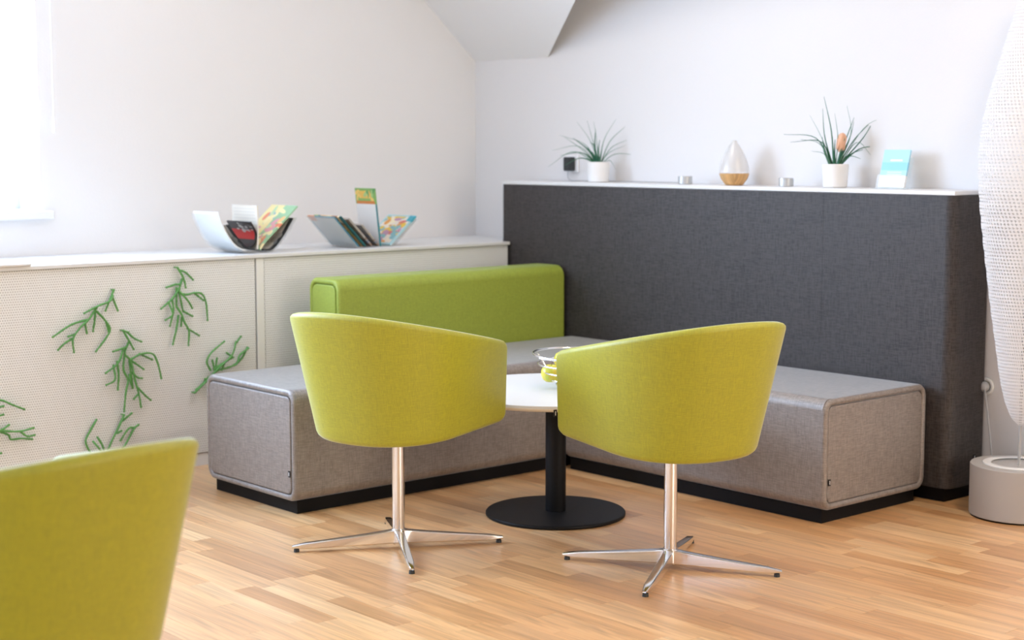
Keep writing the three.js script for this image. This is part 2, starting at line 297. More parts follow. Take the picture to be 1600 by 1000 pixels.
// block with its length along local z (0..len), profile w x h centred on (0, cy); piped rims and set-in panels on the ends
function benchBlock(parent, names3, w, h, cy, len, r, mat, rimEnds = [0, 1]) {
  const ext = new THREE.ExtrudeGeometry(profileShape(w, h, r), { depth: len - 0.024, bevelEnabled: false, curveSegments: 8 });
  ext.translate(0, cy, 0.012);
  const pos = mergeVertices((ext.deleteAttribute('uv'), ext.deleteAttribute('normal'), ext)); const g0 = pos.toNonIndexed(); g0.computeVertexNormals();
  // smooth the long rounded edges: normals from the profile
  const p = g0.attributes.position, n = g0.attributes.normal;
  for (let i = 0; i < p.count; i++) if (Math.abs(n.getZ(i)) < 0.5) {
    const x = p.getX(i), y = p.getY(i) - cy, ex = Math.abs(x) - (w / 2 - r), ey = Math.abs(y) - (h / 2 - r);
    if (ex > -1e-5 && ey > -1e-5) { const l = Math.hypot(Math.max(ex, 0), Math.max(ey, 0)) || 1; n.setXYZ(i, Math.sign(x) * Math.max(ex, 0) / l, Math.sign(y) * Math.max(ey, 0) / l, 0); }
  }
  const body = part(names3[0], boxUV(g0), mat, parent);
  for (const e of rimEnds) {
    const z = e ? len - 0.012 : 0.012, rr = 0.0125, loop = roundRect(w - 2 * rr, h - 2 * rr, r - rr * 0.7, 5).map(([x, y]) => V(x, y + cy, z));
    part('piping', boxUV(new THREE.TubeGeometry(new THREE.CatmullRomCurve3(loop, true, 'catmullrom', 0.0), 120, rr, 8, true)), mat, body);
    const g = new THREE.ExtrudeGeometry(profileShape(w - 0.06, h - 0.06, Math.max(0.012, r - 0.02)), { depth: 0.004, bevelEnabled: true, bevelSize: 0.004, bevelThickness: 0.004, bevelSegments: 2 });
    g.translate(0, cy, e ? len - 0.012 : 0.004); part('end_panel', boxUV(g), mat, body);
  }
  return body;
}
function label3(parent, pos, turn) {                       // small black woven tag with a pale mark
  const t = part('tag', box(-0.006, 0.006, -0.0115, 0.0115, -0.0015, 0.0015, 0.001), M.tag, parent, 'small black woven tag'); t.position.set(...pos); t.rotation.y = turn;
  part('tag_print', box(-0.0018, 0.0018, -0.0065, 0.0065, 0.0015, 0.002), M.tagPrint, t, 'pale mark on the tag');
}
const SEAT = 0.45, UNDER = 0.048;
{ // along the left wall
  const x0 = 3.07, x1 = 4.962, zf = -4.668, zb = -5.27, t = thing('bench', 'grey upholstered corner bench with a green backrest, along the radiator cover', 'bench', [x0, 0, (zf + zb) / 2], Math.PI / 2);
  // local z runs along +x, local x runs along -z
  benchBlock(t, ['seat'], zf - zb, SEAT - UNDER, (SEAT + UNDER) / 2, x1 - x0, 0.04, M.grey);
  part('plinth', box(-(zf - zb) / 2 + 0.03, (zf - zb) / 2 - 0.02, 0, UNDER, 0.028, x1 - x0 - 0.02), M.plinth, t);
  label3(t, [-(zf - zb) / 2 + 0.033, 0.148, -0.001], Math.PI);
  benchBlock(t, ['backrest'], 0.215, 0.77 - 0.05, (0.77 + 0.05) / 2, 4.958 - 3.70, 0.045, M.green).position.set((zf - zb) / 2 + 0.012 + 0.11, 0, 3.70 - x0);
}
{ // along the dark panel
  const xa = 4.366, xb = 4.968, z1 = -3.345, z0 = -4.664, t = thing('bench', 'grey upholstered bench standing against the dark panel, without a backrest', 'bench', [(xa + xb) / 2, 0, z0], 0);
  benchBlock(t, ['seat'], xb - xa, SEAT - 0.01 - UNDER, (SEAT - 0.01 + UNDER) / 2, z1 - z0, 0.04, M.grey);
  part('plinth', box(-(xb - xa) / 2 + 0.024, (xb - xa) / 2 - 0.03, 0, UNDER, 0.02, z1 - z0 - 0.026), M.plinth, t);
  label3(t, [-(xb - xa) / 2 + 0.03, 0.148, z1 - z0 + 0.001], 0);
}

// ---------------------------------------------------------------- dark upholstered panel with white top
{
  const xf = 4.975, xb = XR - 0.004, z0 = -5.744, z1 = -3.25, hp = 1.131, d = xb - xf, t = thing('screen_panel', 'tall dark charcoal fabric panel with a white top, along the right wall', 'panel', [xf, 0, z0], 0);
  // plan: local x 0..d, local z 0..L; three upholstered sections with fine seams
  const L = z1 - z0, cuts = [0, 5.744 - 4.51, 5.744 - 3.842, L];
  for (let i = 0; i < 3; i++) {
    const a = cuts[i] + (i ? 0.0002 : 0), b = cuts[i + 1] - (i < 2 ? 0.0002 : 0), last = i === 2, rr = last ? 0.045 : 0.0003, s = new THREE.Shape();
    const q = (r0, r1) => { s.moveTo(0, a + r0); s.absarc(r0, a + r0, r0, Math.PI, Math.PI * 1.5, false); s.lineTo(d, a); s.lineTo(d, b - r1 * 0.4); s.absarc(d - r1 * 0.4, b - r1 * 0.4, r1 * 0.4, 0, Math.PI / 2, false); s.absarc(r1, b - r1, r1, Math.PI / 2, Math.PI, false); s.closePath(); };
    q(i ? 0.0003 : 0.012, rr);
    const g = new THREE.ExtrudeGeometry(s, { depth: hp - 0.055, bevelEnabled: false, curveSegments: 10 }); g.rotateX(Math.PI / 2); g.translate(0, hp, 0);
    part('upholstered_section', boxUV(g), M.charcoal, t);
  }
  part('plinth', box(0.03, d, 0, 0.055, 0.01, L - 0.035), M.plinth, t);
  part('top_board', box(-0.002, d, hp, hp + 0.016, -0.001, L - 0.004, 0.003), M.board, t, 'white board along the top');
  label3(t, [d * 0.72, 0.155, L + 0.001], 0);
}
const SHELF = 1.1475;

// ---------------------------------------------------------------- swivel tub chairs
const C = { Wt: 0.3072, Wb: 0.2493, Bt: 0.3578, Bb: 0.249, Fr: 0.2675, hb: 0.8012, hft: 0.6715, hfb: 0.4064, hbb: 0.3669, n: 2.274, ub: -0.4323, et: 0.9226, eb: 1.19, wf: 0.085, t: 0.036, c: 0.038 };
function planPoint(s, k) {        // s: -1 (front of one arm) .. 0 (back) .. 1 (front of the other arm); k: 0 at the lower edge, 1 at the upper
  const a = Math.abs(s), sg = s < 0 ? -1 : 1, W = C.Wb + (C.Wt - C.Wb) * k, B = C.Bb + (C.Bt - C.Bb) * k;
  if (a <= 0.6) { const th = a / 0.6 * Math.PI / 2; return [-B * Math.pow(Math.cos(th), 2 / C.n), sg * W * Math.pow(Math.sin(th), 2 / C.n)]; }
  const f = (a - 0.6) / 0.4, Wf = C.Wb + (C.Wt - C.Wb) * k * C.wf; return [f * C.Fr, sg * (W + (Wf - W) * f * f)];
}
const shellTop = (u) => C.hb + (C.hft - C.hb) * Math.pow(THREE.MathUtils.clamp((u + C.Bt) / (C.Fr + C.Bt), 0, 1), C.et);
const shellLow = (u) => C.hbb + (C.hfb - C.hbb) * Math.pow(THREE.MathUtils.clamp((u - C.ub) / (C.Fr - C.ub), 0, 1), C.eb);
function chairShell() {
  const st = [];                                             // stations, dense where the arms end
  for (let i = 0; i <= 10; i++) { const e = C.c * (1 - Math.cos(i / 10 * Math.PI / 2)); st.push(1 - e / C.Fr * 0.4); }
  for (let i = 1; i <= 10; i++) st.push(st[10] + (0.6 - st[10]) * i / 10);
  for (let i = 1; i <= 16; i++) { const x = 1 - i / 16; st.push(0.6 * (x < 0.35 ? x : x)); }
  const all = [...st, ...st.slice(0, -1).reverse().map((x) => -x)];
  const loops = all.map((s) => {
    const frontEdge = (1 - Math.abs(s)) / 0.4 * C.Fr, r0 = C.t / 2, half = frontEdge < r0 ? Math.sqrt(Math.max(0, r0 * r0 - (r0 - frontEdge) ** 2)) : r0, cut = frontEdge < C.c ? C.c - Math.sqrt(Math.max(0, C.c ** 2 - (C.c - frontEdge) ** 2)) : 0;
    const sec = (h0, a) => {                                 // point at height h0, a metres inward of the outer face
      const u0 = planPoint(s, 0.5)[0], k = THREE.MathUtils.clamp((h0 - shellLow(u0)) / (shellTop(u0) - shellLow(u0)), 0, 1), p = planPoint(s, k), q = planPoint(s + 0.004, k), o = planPoint(s - 0.004, k);
      let tx = q[0] - o[0], ty = q[1] - o[1]; const l = Math.hypot(tx, ty) || 1; tx /= l; ty /= l;
      return V(p[0] + ty * a, h0, p[1] - tx * a);              // inward is to the right of the way round
    };
    const u = planPoint(s, 1)[0], ub = planPoint(s, 0)[0], top = shellTop(u) - cut, low = shellLow(ub) + cut, mid = C.t / 2, out = [], n = 14, hr = Math.min(half, (top - low) / 2 - 1e-4);
    for (let i = 0; i <= n; i++) out.push(sec(low + hr + (top - low - 2 * hr) * i / n, mid - half));
    for (let i = 1; i < 6; i++) { const a = i / 6 * Math.PI; out.push(sec(top - hr + hr * Math.sin(a), mid - half * Math.cos(a))); }
    for (let i = n; i >= 0; i--) out.push(sec(low + hr + (top - low - 2 * hr) * i / n, mid + half));
    for (let i = 1; i < 6; i++) { const a = i / 6 * Math.PI; out.push(sec(low + hr - hr * Math.sin(a), mid + half * Math.cos(a))); }
    return out;
  });
  return loft(loops, true, true);
}
function planSolid(inset, k, y, thick, bevel, front) {        // pad that fills the tub's plan
  const pts = []; for (let i = 0; i <= 40; i++) { const s = -1 + 2 * i / 40, p = planPoint(s, k), q = planPoint(s + 0.004, k), o = planPoint(s - 0.004, k); let tx = q[0] - o[0], ty = q[1] - o[1]; const l = Math.hypot(tx, ty); pts.push(new THREE.Vector2(p[0] + ty / l * inset + (Math.abs(s) === 1 ? front : 0), p[1] - tx / l * inset)); }
  const g = new THREE.ExtrudeGeometry(new THREE.Shape(pts), { depth: thick - 2 * bevel, bevelEnabled: true, bevelSize: bevel, bevelOffset: -bevel, bevelThickness: bevel, bevelSegments: 4 });
  g.rotateX(Math.PI / 2); g.translate(0, y + thick - bevel, 0);
  const p = g.attributes.position, tilt = (C.hfb - C.hbb) / (C.Fr - C.ub); for (let i = 0; i < p.count; i++) p.setY(i, p.getY(i) + tilt * (p.getX(i) - C.ub)); g.computeVertexNormals(); return boxUV(g);
}
const chairGeo = (() => {
  const legLoops = []; for (let i = 0; i <= 8; i++) {
    const f = i / 8, x = 0.012 + 0.333 * f, top = 0.061 - 0.036 * Math.pow(f, 0.85), low = 0.016 - 0.007 * f, w = 0.016 - 0.0045 * f, e = i === 8 ? 0.6 : 1, m = (top + low) / 2;
    legLoops.push(roundRect(2 * w * e, (top - low) * e, 0.0035, 2).map(([a, b]) => V(x, m + b, -a)));
  }
  legLoops.push(legLoops[8].map((q) => V(q.x + 0.003, (q.y - 0.017) * 0.6 + 0.017, q.z * 0.7)));
  return {
    shell: chairShell(), cushion: planSolid(C.t + 0.003, 0.3, 0.366, 0.085, 0.02, 0.012), pan: planSolid(C.t * 0.55, 0.02, 0.369, 0.012, 0.003, -0.035),
    column: lathe([[0, 0.05], [0.0205, 0.05], [0.0205, 0.345], [0.0195, 0.347], [0, 0.347]], 32), sleeve: lathe([[0, 0.345], [0.0225, 0.345], [0.0235, 0.347], [0.0235, 0.40], [0, 0.40]], 32),
    hub: lathe([[0, 0.011], [0.02, 0.012], [0.023, 0.016], [0.0235, 0.06], [0.0225, 0.063], [0, 0.063]], 32), leg: loft(legLoops), glide: new THREE.CylinderGeometry(0.0085, 0.0095, 0.01, 16).translate(0.333, 0.005, 0),
  };
})();
function chair(x, z, face, legs, label) {
  const t = thing('swivel_chair', label, 'chair', [x, 0, z], -face, 'lime green swivel tub chairs');
  part('shell', chairGeo.shell, M.lime, t); part('seat_cushion', chairGeo.cushion, M.lime, t); part('seat_pan', chairGeo.pan, M.blackPlastic, t);
  part('column', chairGeo.column, M.brushed, t, 'polished steel column'); part('sleeve', chairGeo.sleeve, M.brushed, t); part('hub', chairGeo.hub, M.chrome, t);
  for (let i = 0; i < 4; i++) { const l = part('leg', chairGeo.leg, M.chrome, t, 'polished metal star base leg'); l.rotation.y = -(legs - face) + i * Math.PI / 2; part('glide', chairGeo.glide, M.blackPlastic, l); }
  label3(t, [C.Fr - 0.006, 0.474, -C.Wb - 0.0065], -Math.PI / 2);
}
chair(3.0848, -4.0804, -0.2565, 0.53, 'lime green swivel tub chair standing before the grey bench, left of the table');
chair(3.5617, -3.315, -1.4196, 1.033, 'lime green swivel tub chair on the right of the round table, back to the right');
chair(1.1911, -2.7463, -1.7012, 0.45, 'lime green tub chair nearest the camera, cut off at the lower left');

// ---------------------------------------------------------------- coffee table
{
  const t = thing('coffee_table', 'low round table with a white top on a black column and disc foot', 'table', [3.794, 0, -4.09]);
  const top = part('tabletop', lathe([[0, 0.4375], [0.375, 0.4375], [0.3885, 0.4395], [0.39, 0.442], [0.39, 0.451], [0.3885, 0.453], [0, 0.453]], 96), M.board, t, 'white round top');
  part('edge_band', lathe([[0.36, 0.4325], [0.3855, 0.4325], [0.3905, 0.4365], [0.3905, 0.4432], [0.389, 0.4434], [0.36, 0.4374]], 96), M.edge, top, 'pale wooden edge');
  part('column', lathe([[0, 0.012], [0.0365, 0.012], [0.0365, 0.43], [0, 0.43]], 40), M.blackMetal, t, 'black steel column');
  part('base', lathe([[0, 0], [0.247, 0], [0.25, 0.003], [0.25, 0.010], [0.247, 0.0135], [0, 0.0145]], 96), M.blackMetal, t, 'black steel disc foot');
}
// wire fruit bowl and apples
{
  const at = V(3.868, 0.454, -4.03), b = thing('fruit_bowl', 'chrome spiral wire fruit bowl on the round table', 'bowl', [at.x, at.y, at.z], 0.4);
  const pts = []; for (let i = 0; i <= 150; i++) { const f = i / 150, a = f * 4.6 * 2 * Math.PI, r = 0.07 + 0.105 * Math.pow(f, 0.8); pts.push(V(r * Math.cos(a), 0.0035 + 0.118 * Math.pow(f, 1.25) + 0.006 * Math.sin(a) * f, r * Math.sin(a))); }
  part('spiral_wire', tube(pts, 0.0031, 420, 7), M.chrome, b);
  for (let i = 0; i < 3; i++) { const a = i * 2.094 + 0.5; part('rib', tube([0, 0.25, 0.5, 0.75, 1].map((f) => { const r = 0.066 + 0.112 * Math.pow(f, 0.8) - 0.004; return V(r * Math.cos(a), 0.004 + 0.112 * Math.pow(f, 1.25), r * Math.sin(a)); }), 0.0024, 20, 6), M.chrome, b); }
  part('rim', new THREE.TorusGeometry(0.176, 0.0036, 8, 72).rotateX(Math.PI / 2 + 0.05).translate(0, 0.118, 0), M.chrome, b);
  part('base_ring', new THREE.TorusGeometry(0.07, 0.003, 8, 48).rotateX(Math.PI / 2).translate(0, 0.0032, 0), M.chrome, b);
  const prof = [[0, 0.008], [0.008, 0.004], [0.02, 0.003], [0.031, 0.012], [0.0365, 0.028], [0.036, 0.042], [0.029, 0.056], [0.018, 0.062], [0.008, 0.059], [0.0005, 0.053]];
  const an = noiseGrid(91, 16, 16), texApple = dataTex(128, 64, (x, y) => { const k = an(x / 8, y / 8), s = an(x / 2 + 3, y * 0.2); return [0.78 + 0.12 * k, 0.80 + 0.06 * s - 0.03 * k, 0.22 + 0.18 * s]; });
  const skins = [phys(rgb(1, 1, 1), 0.3, { map: texApple }), phys(rgb(0.62, 0.86, 0.42), 0.3, { map: texApple }), phys(rgb(1.0, 0.92, 0.62), 0.3, { map: texApple })], body = lathe(prof, 28), stem = tube([V(0, 0.05, 0), V(0.001, 0.062, 0.001), V(0.005, 0.073, 0.002)], 0.0013, 6, 5), brown = std(rgb(0.12, 0.08, 0.04), 0.8);
  const spots = [[-0.112, 0.022, 0.006, 0, 'yellow apple at the left side of the wire bowl'], [-0.055, 0.01, -0.075, 1, 'green apple low at the back of the wire bowl'], [0.045, 0.007, -0.045, 2, 'pale yellow apple low in the wire bowl behind the right chair'], [-0.03, 0.007, 0.045, 1, 'green apple low at the front of the wire bowl'], [-0.066, 0.066, -0.012, 2, 'pale yellow apple on top of the pile in the wire bowl'], [0.06, 0.009, 0.05, 0, 'yellow apple at the right side of the wire bowl, behind the chair']];
  spots.forEach(([dx, dy, dz, k, label], i) => { const a = thing('apple', label, 'apple', [at.x + dx * 0.752 - dz * 0.659, at.y + dy, at.z + dx * 0.659 + dz * 0.752], i * 1.3, 'apples in the wire bowl'); part('flesh', body, skins[k], a); part('stem', stem, brown, a); });
}

// ---------------------------------------------------------------- magazine racks on the board
// sheet: profile points (x, y) swept along z from -depth to 0, with thickness to the left of its way
function sheet(pts, thick, depth, soft = true) {
  const P = soft ? new THREE.CatmullRomCurve3(pts.map(([x, y]) => V(x, y, 0)), false, 'centripetal').getSpacedPoints(20) : pts.map(([x, y]) => V(x, y, 0));
  const n = P.length, A = [], B = []; let len = 0; const at = [0];
  for (let i = 0; i < n; i++) { const d = P[Math.min(i + 1, n - 1)].clone().sub(P[Math.max(i - 1, 0)]).normalize(); A.push(P[i]); B.push(V(P[i].x - d.y * thick, P[i].y + d.x * thick, 0)); if (i) { len += P[i].distanceTo(P[i - 1]); at.push(len); } }
  const pos = [], uv = [], idx = [], down = P[0].y > P[n - 1].y, vv = (f) => (down ? 1 - f : f);
  const strip = (p, q, z0, z1, u0, u1) => { const k = pos.length / 3; for (let i = 0; i < n; i++) { pos.push(p[i].x, p[i].y, z0, q[i].x, q[i].y, z1); uv.push(u0, vv(at[i] / len), u1, vv(at[i] / len)); } for (let i = 0; i + 1 < n; i++) { const a = k + 2 * i; idx.push(a, a + 1, a + 2, a + 1, a + 3, a + 2); } };
  strip(A, A, 0, -depth, 0.02, 0.98); strip(B, B, -depth, 0, 0.98, 0.02); strip(B, A, 0, 0, 0.02, 0.02); strip(A, B, -depth, -depth, 0.98, 0.98);
  for (const i of [0, n - 1]) { const k = pos.length / 3; for (const [p, z] of [[A, 0], [A, -depth], [B, -depth], [B, 0]]) { pos.push(p[i].x, p[i].y, z); uv.push(z ? 0.98 : 0.02, vv(i ? 0.99 : 0.01)); } i ? idx.push(k, k + 1, k + 2, k, k + 2, k + 3) : idx.push(k, k + 2, k + 1, k, k + 3, k + 2); }
  const g = new THREE.BufferGeometry(); g.setAttribute('position', new THREE.Float32BufferAttribute(pos, 3)); g.setAttribute('uv', new THREE.Float32BufferAttribute(uv, 2)); g.setIndex(idx); g.computeVertexNormals(); return g;
}
function cover2(draw) { return std(rgb(1, 1, 1), 0.35, { map: canvasTex(128, 192, draw) }); }
const fill = (c, col, x, y, w, h) => { c.fillStyle = col; c.fillRect(x, y, w, h); };
function splash(c, cols, seed, x, y, w, h, n = 26) { const r = rng(seed); for (let i = 0; i < n; i++) { c.fillStyle = cols[Math.floor(r() * cols.length)]; c.beginPath(); c.ellipse(x + r() * w, y + r() * h, 4 + r() * w * 0.14, 4 + r() * h * 0.1, r() * 3, 0, 7); c.fill(); } }
const print = {
  white: cover2((c, w, h) => { fill(c, '#ecebe8', 0, 0, w, h); fill(c, '#dddcd8', 0, h - 6, w, 6); }),
  red: cover2((c, w, h) => { fill(c, '#1c1d20', 0, 0, w, h); fill(c, '#c01815', 8, 60, w - 16, 70); splash(c, ['#8b8d90', '#55585c', '#b9b6b2'], 3, 10, 10, w - 50, 60, 18); fill(c, '#15161c', 0, 130, w, h - 130); }),
  cream: cover2((c, w, h) => { fill(c, '#e9e2d4', 0, 0, w, h); for (let i = 0; i < 12; i++) fill(c, '#d6cfc2', 12, 14 + i * 14, w - 24, 3); }),
  meadow: cover2((c, w, h) => { fill(c, '#efe2a4', 0, 0, w, h); fill(c, '#9cc79f', 0, 0, w * 0.45, h); splash(c, ['#f3c886', '#e98f6a', '#b9d7b0', '#f5e9b4', '#8fb8c4', '#e2a3b0'], 5, 0, 0, w, h, 34); }),
  dark: cover2((c, w, h) => { fill(c, '#dcd9d4', 0, 0, w, h); fill(c, '#22262a', 0, 0, 14, h); fill(c, '#22262a', 0, h - 14, w, 14); splash(c, ['#b0aca6', '#8c8f92'], 6, 14, 14, w - 28, h - 40, 14); }),
  border: cover2((c, w, h) => { fill(c, '#dfdfd8', 0, 0, w, h); fill(c, '#2e7f97', 0, 0, 9, h); fill(c, '#2e7f97', 0, 0, w, 9); fill(c, '#d98132', w - 34, 0, 34, 30); fill(c, '#2e7f97', w - 9, 30, 9, h - 30); }),
  orange: cover2((c, w, h) => { fill(c, '#e2b36c', 0, 0, w, h); splash(c, ['#d5793a', '#2c6a5d', '#f0d9ae', '#b3c27a', '#8f5b34'], 8, 0, 0, w, h, 30); fill(c, '#1f5a5e', 0, 0, 10, h); }),
  stone: cover2((c, w, h) => { fill(c, '#a8a09a', 0, 0, w, h); splash(c, ['#8a8f9c', '#c7b9a6', '#6d7488', '#b9a48a', '#7d6a5c'], 9, 0, 0, w, h, 30); }),
  upright: cover2((c, w, h) => { fill(c, '#e8e6e2', 0, 0, w, h); fill(c, '#7fae5c', 0, 0, w, 52); fill(c, '#e4b552', 26, 8, w - 52, 26); splash(c, ['#5f9a58', '#e9c469', '#a9c57c'], 10, 4, 4, w - 8, 38, 12); fill(c, '#cf7a34', 8, 42, w - 16, 10); fill(c, '#1f7d86', 0, 52, 6, h); }),
  party: cover2((c, w, h) => { fill(c, '#e8dfd4', 0, 0, w, h); splash(c, ['#e6c33f', '#d4736a', '#7db6c0', '#f1e6c4', '#b98fb0', '#e09a4a'], 12, 6, 6, w - 12, h - 12, 46); c.strokeStyle = '#a9cfd6'; c.lineWidth = 12; c.strokeRect(4, 4, w - 8, h - 8); fill(c, '#3aa4b8', 0, 0, 26, h * 0.2); }),
};
const rackGlass = phys(rgb(0.96, 0.97, 0.97), 0.1, { transmission: 0.85, thickness: 0 });
function magazine(rack, mat, pts, thick, depth, dz, label, soft = true) {
  const pos = [rack[0], 0.8605, rack[1] + dz]; single('magazine', sheet(pts.map(([x, y]) => [x / 1000, y / 1000]), thick, depth, soft), mat, label, 'magazine', pos, 'magazines in the racks');
}
{
  const R1 = [3.583, -5.745];
  single('magazine_rack', sheet([[-163, 166], [-137, 102], [-89, 34], [-34, 3.5], [16, 0.5], [98, 3.5], [166, 58], [226, 142]].map(([x, y]) => [x / 1000, y / 1000]), 0.003, 0.215), rackGlass, 'curved clear magazine rack left of the other rack, over the cover joint', 'magazine rack', [R1[0], 0.8605, R1[1]]);
  magazine(R1, print.white, [[-159, 176], [-131, 106], [-82, 38], [-34, 10]], 0.004, 0.2, -0.005, 'white-backed magazine curling up the left side of the curved rack');
  magazine(R1, print.dark, [[-112, 122], [-61, 56], [-20, 20], [14, 14]], 0.005, 0.2, -0.004, 'thin grey magazine folded inside the curved rack, next to the red one');
  magazine(R1, print.red, [[-4, 130], [22, 82], [14, 44], [-4, 28]], 0.006, 0.19, -0.006, 'black and red magazine bent over in the middle of the curved rack');
  magazine(R1, print.cream, [[30, 200], [32, 100], [28, 16]], 0.006, 0.2, -0.006, 'cream magazine standing upright in the middle of the curved rack');
  magazine(R1, print.meadow, [[46, 12], [62, 34], [145, 108], [237, 190]], 0.006, 0.2, -0.006, 'green and yellow magazine leaning on the right side of the curved rack');
  magazine(R1, print.dark, [[60, 9], [104, 12], [160, 66], [212, 140]], 0.006, 0.2, -0.006, 'magazine with dark edges lowest on the right side of the curved rack');
  const R2 = [4.233, -5.745], rk = [[-232, 137], [-104, 3], [-60, 0.5], [84, 0.5], [104, 3.5], [236, 119]];
  single('magazine_rack', sheet(rk.map(([x, y]) => [x / 1000, y / 1000]), 0.003, 0.215, false), rackGlass, 'V-shaped clear magazine rack nearer the corner, with the upright booklet', 'magazine rack', [R2[0], 0.8605, R2[1]]);
  magazine(R2, print.border, [[-227, 139], [-98, 5]], 0.005, 0.21, -0.003, 'white magazine with a blue border and orange corner, leftmost in the V-shaped rack', false);
  magazine(R2, print.orange, [[-196, 138], [-62, 4]], 0.009, 0.21, -0.003, 'orange and green magazine, second from the left in the V-shaped rack', false);
  magazine(R2, print.stone, [[-152, 128], [-28, 4]], 0.009, 0.2, -0.003, 'grey brown magazine, third from the left in the V-shaped rack', false);
  magazine(R2, print.stone, [[-82, 100], [10, 4]], 0.008, 0.2, -0.003, 'small bluish brown booklet lying just left of the upright booklet', false);
  magazine(R2, print.upright, [[28, 4], [-2, 262]], 0.006, 0.15, -0.004, 'tall upright booklet with a green and orange heading in the V-shaped rack', false);
  magazine(R2, print.party, [[80, 4], [229, 128]], 0.008, 0.21, -0.003, 'brightly coloured magazine leaning right in the V-shaped rack', false);
}

// ---------------------------------------------------------------- things on the panel's white top
const FACE = -YAW;                                            // turned so that local x runs across the view of someone on the sofa side
function plant(pos, blades, scale, seed, label, flower) {
  const t = thing('potted_plant', label, 'plant', pos, FACE), r = rng(seed), h = 0.092;
  part('pot', lathe([[0, 0], [0.043, 0], [0.047, 0.004], [0.052, h - 0.003], [0.0505, h], [0.0475, h], [0.046, h - 0.012], [0, h - 0.012]], 40), M.ceramic, t, 'white ceramic pot');
  part('soil', lathe([[0, h - 0.006], [0.03, h - 0.008], [0.046, h - 0.011]], 24), M.soil, t);
  blades.forEach(([bx, mx, my, tx, ty, w], i) => {
    const d = (r() - 0.5) * 0.09, b = V(bx / scale, h - 0.01, d * 0.15), m = V(mx / scale, h + my / scale, d * 0.55), e = V(tx / scale, h + ty / scale, d);
    part('leaf', taperTube([b, m, e], (f) => (w ?? 1) * (0.0034 * (1 - f) + 0.0007), 12, 5), (w ?? 1) > 0.75 ? M.leaf : M.leafPale, t);
  });
  if (flower) {
    const m = std(rgb(0.78, 0.46, 0.30), 0.7), f = part('flower_head', lathe([[0, 0], [0.006, 0.002], [0.013, 0.02], [0.019, 0.045], [0.018, 0.062], [0.01, 0.074], [0, 0.078]], 18), m, t, 'peach flower head'); f.position.set(flower[0], h + flower[1], 0.004); f.rotation.z = -0.15;
    for (let i = 0; i < 7; i++) { const a = i * 0.9, q = part('bract', new THREE.SphereGeometry(0.009, 10, 8).scale(1, 2.4, 0.45), m, f); q.position.set(0.0145 * Math.cos(a), 0.03 + (i % 3) * 0.012, 0.0145 * Math.sin(a)); q.rotation.set(0.25 * Math.sin(a), -a + Math.PI / 2, 0); }
  }
}
plant([5.092, SHELF, -5.208], [[-2, -6, 24, -5, 50, 1.5], [-3, -16, 18, -40, 37, 1.3], [-4, -22, 16, -55, 40, 0.6], [-3, -20, 26, -62, 42, 0.5], [-4, -26, 14, -60, 10, 0.9], [-4, -40, 16, -80, -8, 0.6], [-2, -28, 6, -55, -6, 0.9], [-2, -10, 36, -18, 64, 0.6], [0, -14, 34, -34, 62, 0.5], [2, 8, 34, 26, 66, 0.6], [3, 18, 32, 42, 55, 0.7], [3, 20, 22, 44, 34, 0.6], [2, 16, 14, 42, 26, 0.5], [3, 26, 12, 64, 10, 0.5], [4, 18, 2, 28, -12, 0.5], [-1, -8, 26, -14, 30, 1.4], [0, 0, 22, 2, 34, 1.4], [-2, -10, 14, -20, 20, 1.5], [0, 4, 16, 5, 26, 1.3], [-3, -30, 24, -72, 18, 0.5], [0, -4, 40, -8, 62, 0.6], [-3, -10, 10, -18, 24, 1.2]], 345, 21, 'grassy potted plant without a flower, beside the black plug');
plant([5.092, SHELF, -3.878], [[-3, -8, 50, -21, 104, 1], [-4, -17, 44, -20, 86, 0.9], [-3, -24, 46, -40, 76, 0.5], [-6, -30, 40, -80, 46, 0.8], [-6, -22, 34, -70, 34, 0.8], [-6, -28, 32, -58, 38, 0.6], [-8, -20, 32, -21, 42, 1.2], [0, 2, 40, -4, 78, 0.6], [3, 22, 48, 14, 90, 0.6], [3, 18, 40, 31, 72, 1.1], [2, 24, 44, 30, 66, 1], [4, 30, 38, 62, 70, 0.8], [4, 46, 44, 64, 76, 0.9], [5, 50, 62, 88, 74, 0.4], [5, 40, 24, 78, 27, 0.9], [5, 34, 34, 54, 14, 0.6], [6, 26, 16, 44, 22, 1.1], [-8, -18, 18, -22, 30, 1.2], [-8, -20, 16, -40, 20, 0.5], [-2, -6, 28, -8, 44, 1.4], [2, 8, 26, 12, 40, 1.4], [4, 14, 18, 22, 34, 1.2], [6, 22, 12, 38, 8, 0.8], [2, 8, -6, 14, -22, 0.5], [-1, 0, 24, 2, 38, 1.4]], 397, 22, 'grassy potted plant with a peach flower, next to the leaflet holder', [0.014, 0.045]);
{ // aroma diffuser: wood-patterned foot under a drop of milky glass
  const t = thing('aroma_diffuser', 'drop-shaped milky glass diffuser with a wooden foot, on the panel top', 'diffuser', [5.085, SHELF, -4.392]);
  const wood = std(rgb(0.72, 0.44, 0.19), 0.45, { map: texGrain });
  part('foot', boxUV(lathe([[0, 0], [0.034, 0], [0.038, 0.003], [0.055, 0.026], [0.0625, 0.047], [0.0625, 0.049], [0, 0.049]], 48)), wood, t, 'wood-patterned foot');
  part('glass', lathe([[0.061, 0.0495], [0.0625, 0.056], [0.060, 0.075], [0.052, 0.105], [0.038, 0.138], [0.022, 0.166], [0.011, 0.182], [0.0085, 0.186], [0.0075, 0.183], [0.018, 0.165], [0.035, 0.137], [0.049, 0.104], [0.057, 0.075], [0.0595, 0.056]], 48), M.frost, t, 'milky glass drop');
}
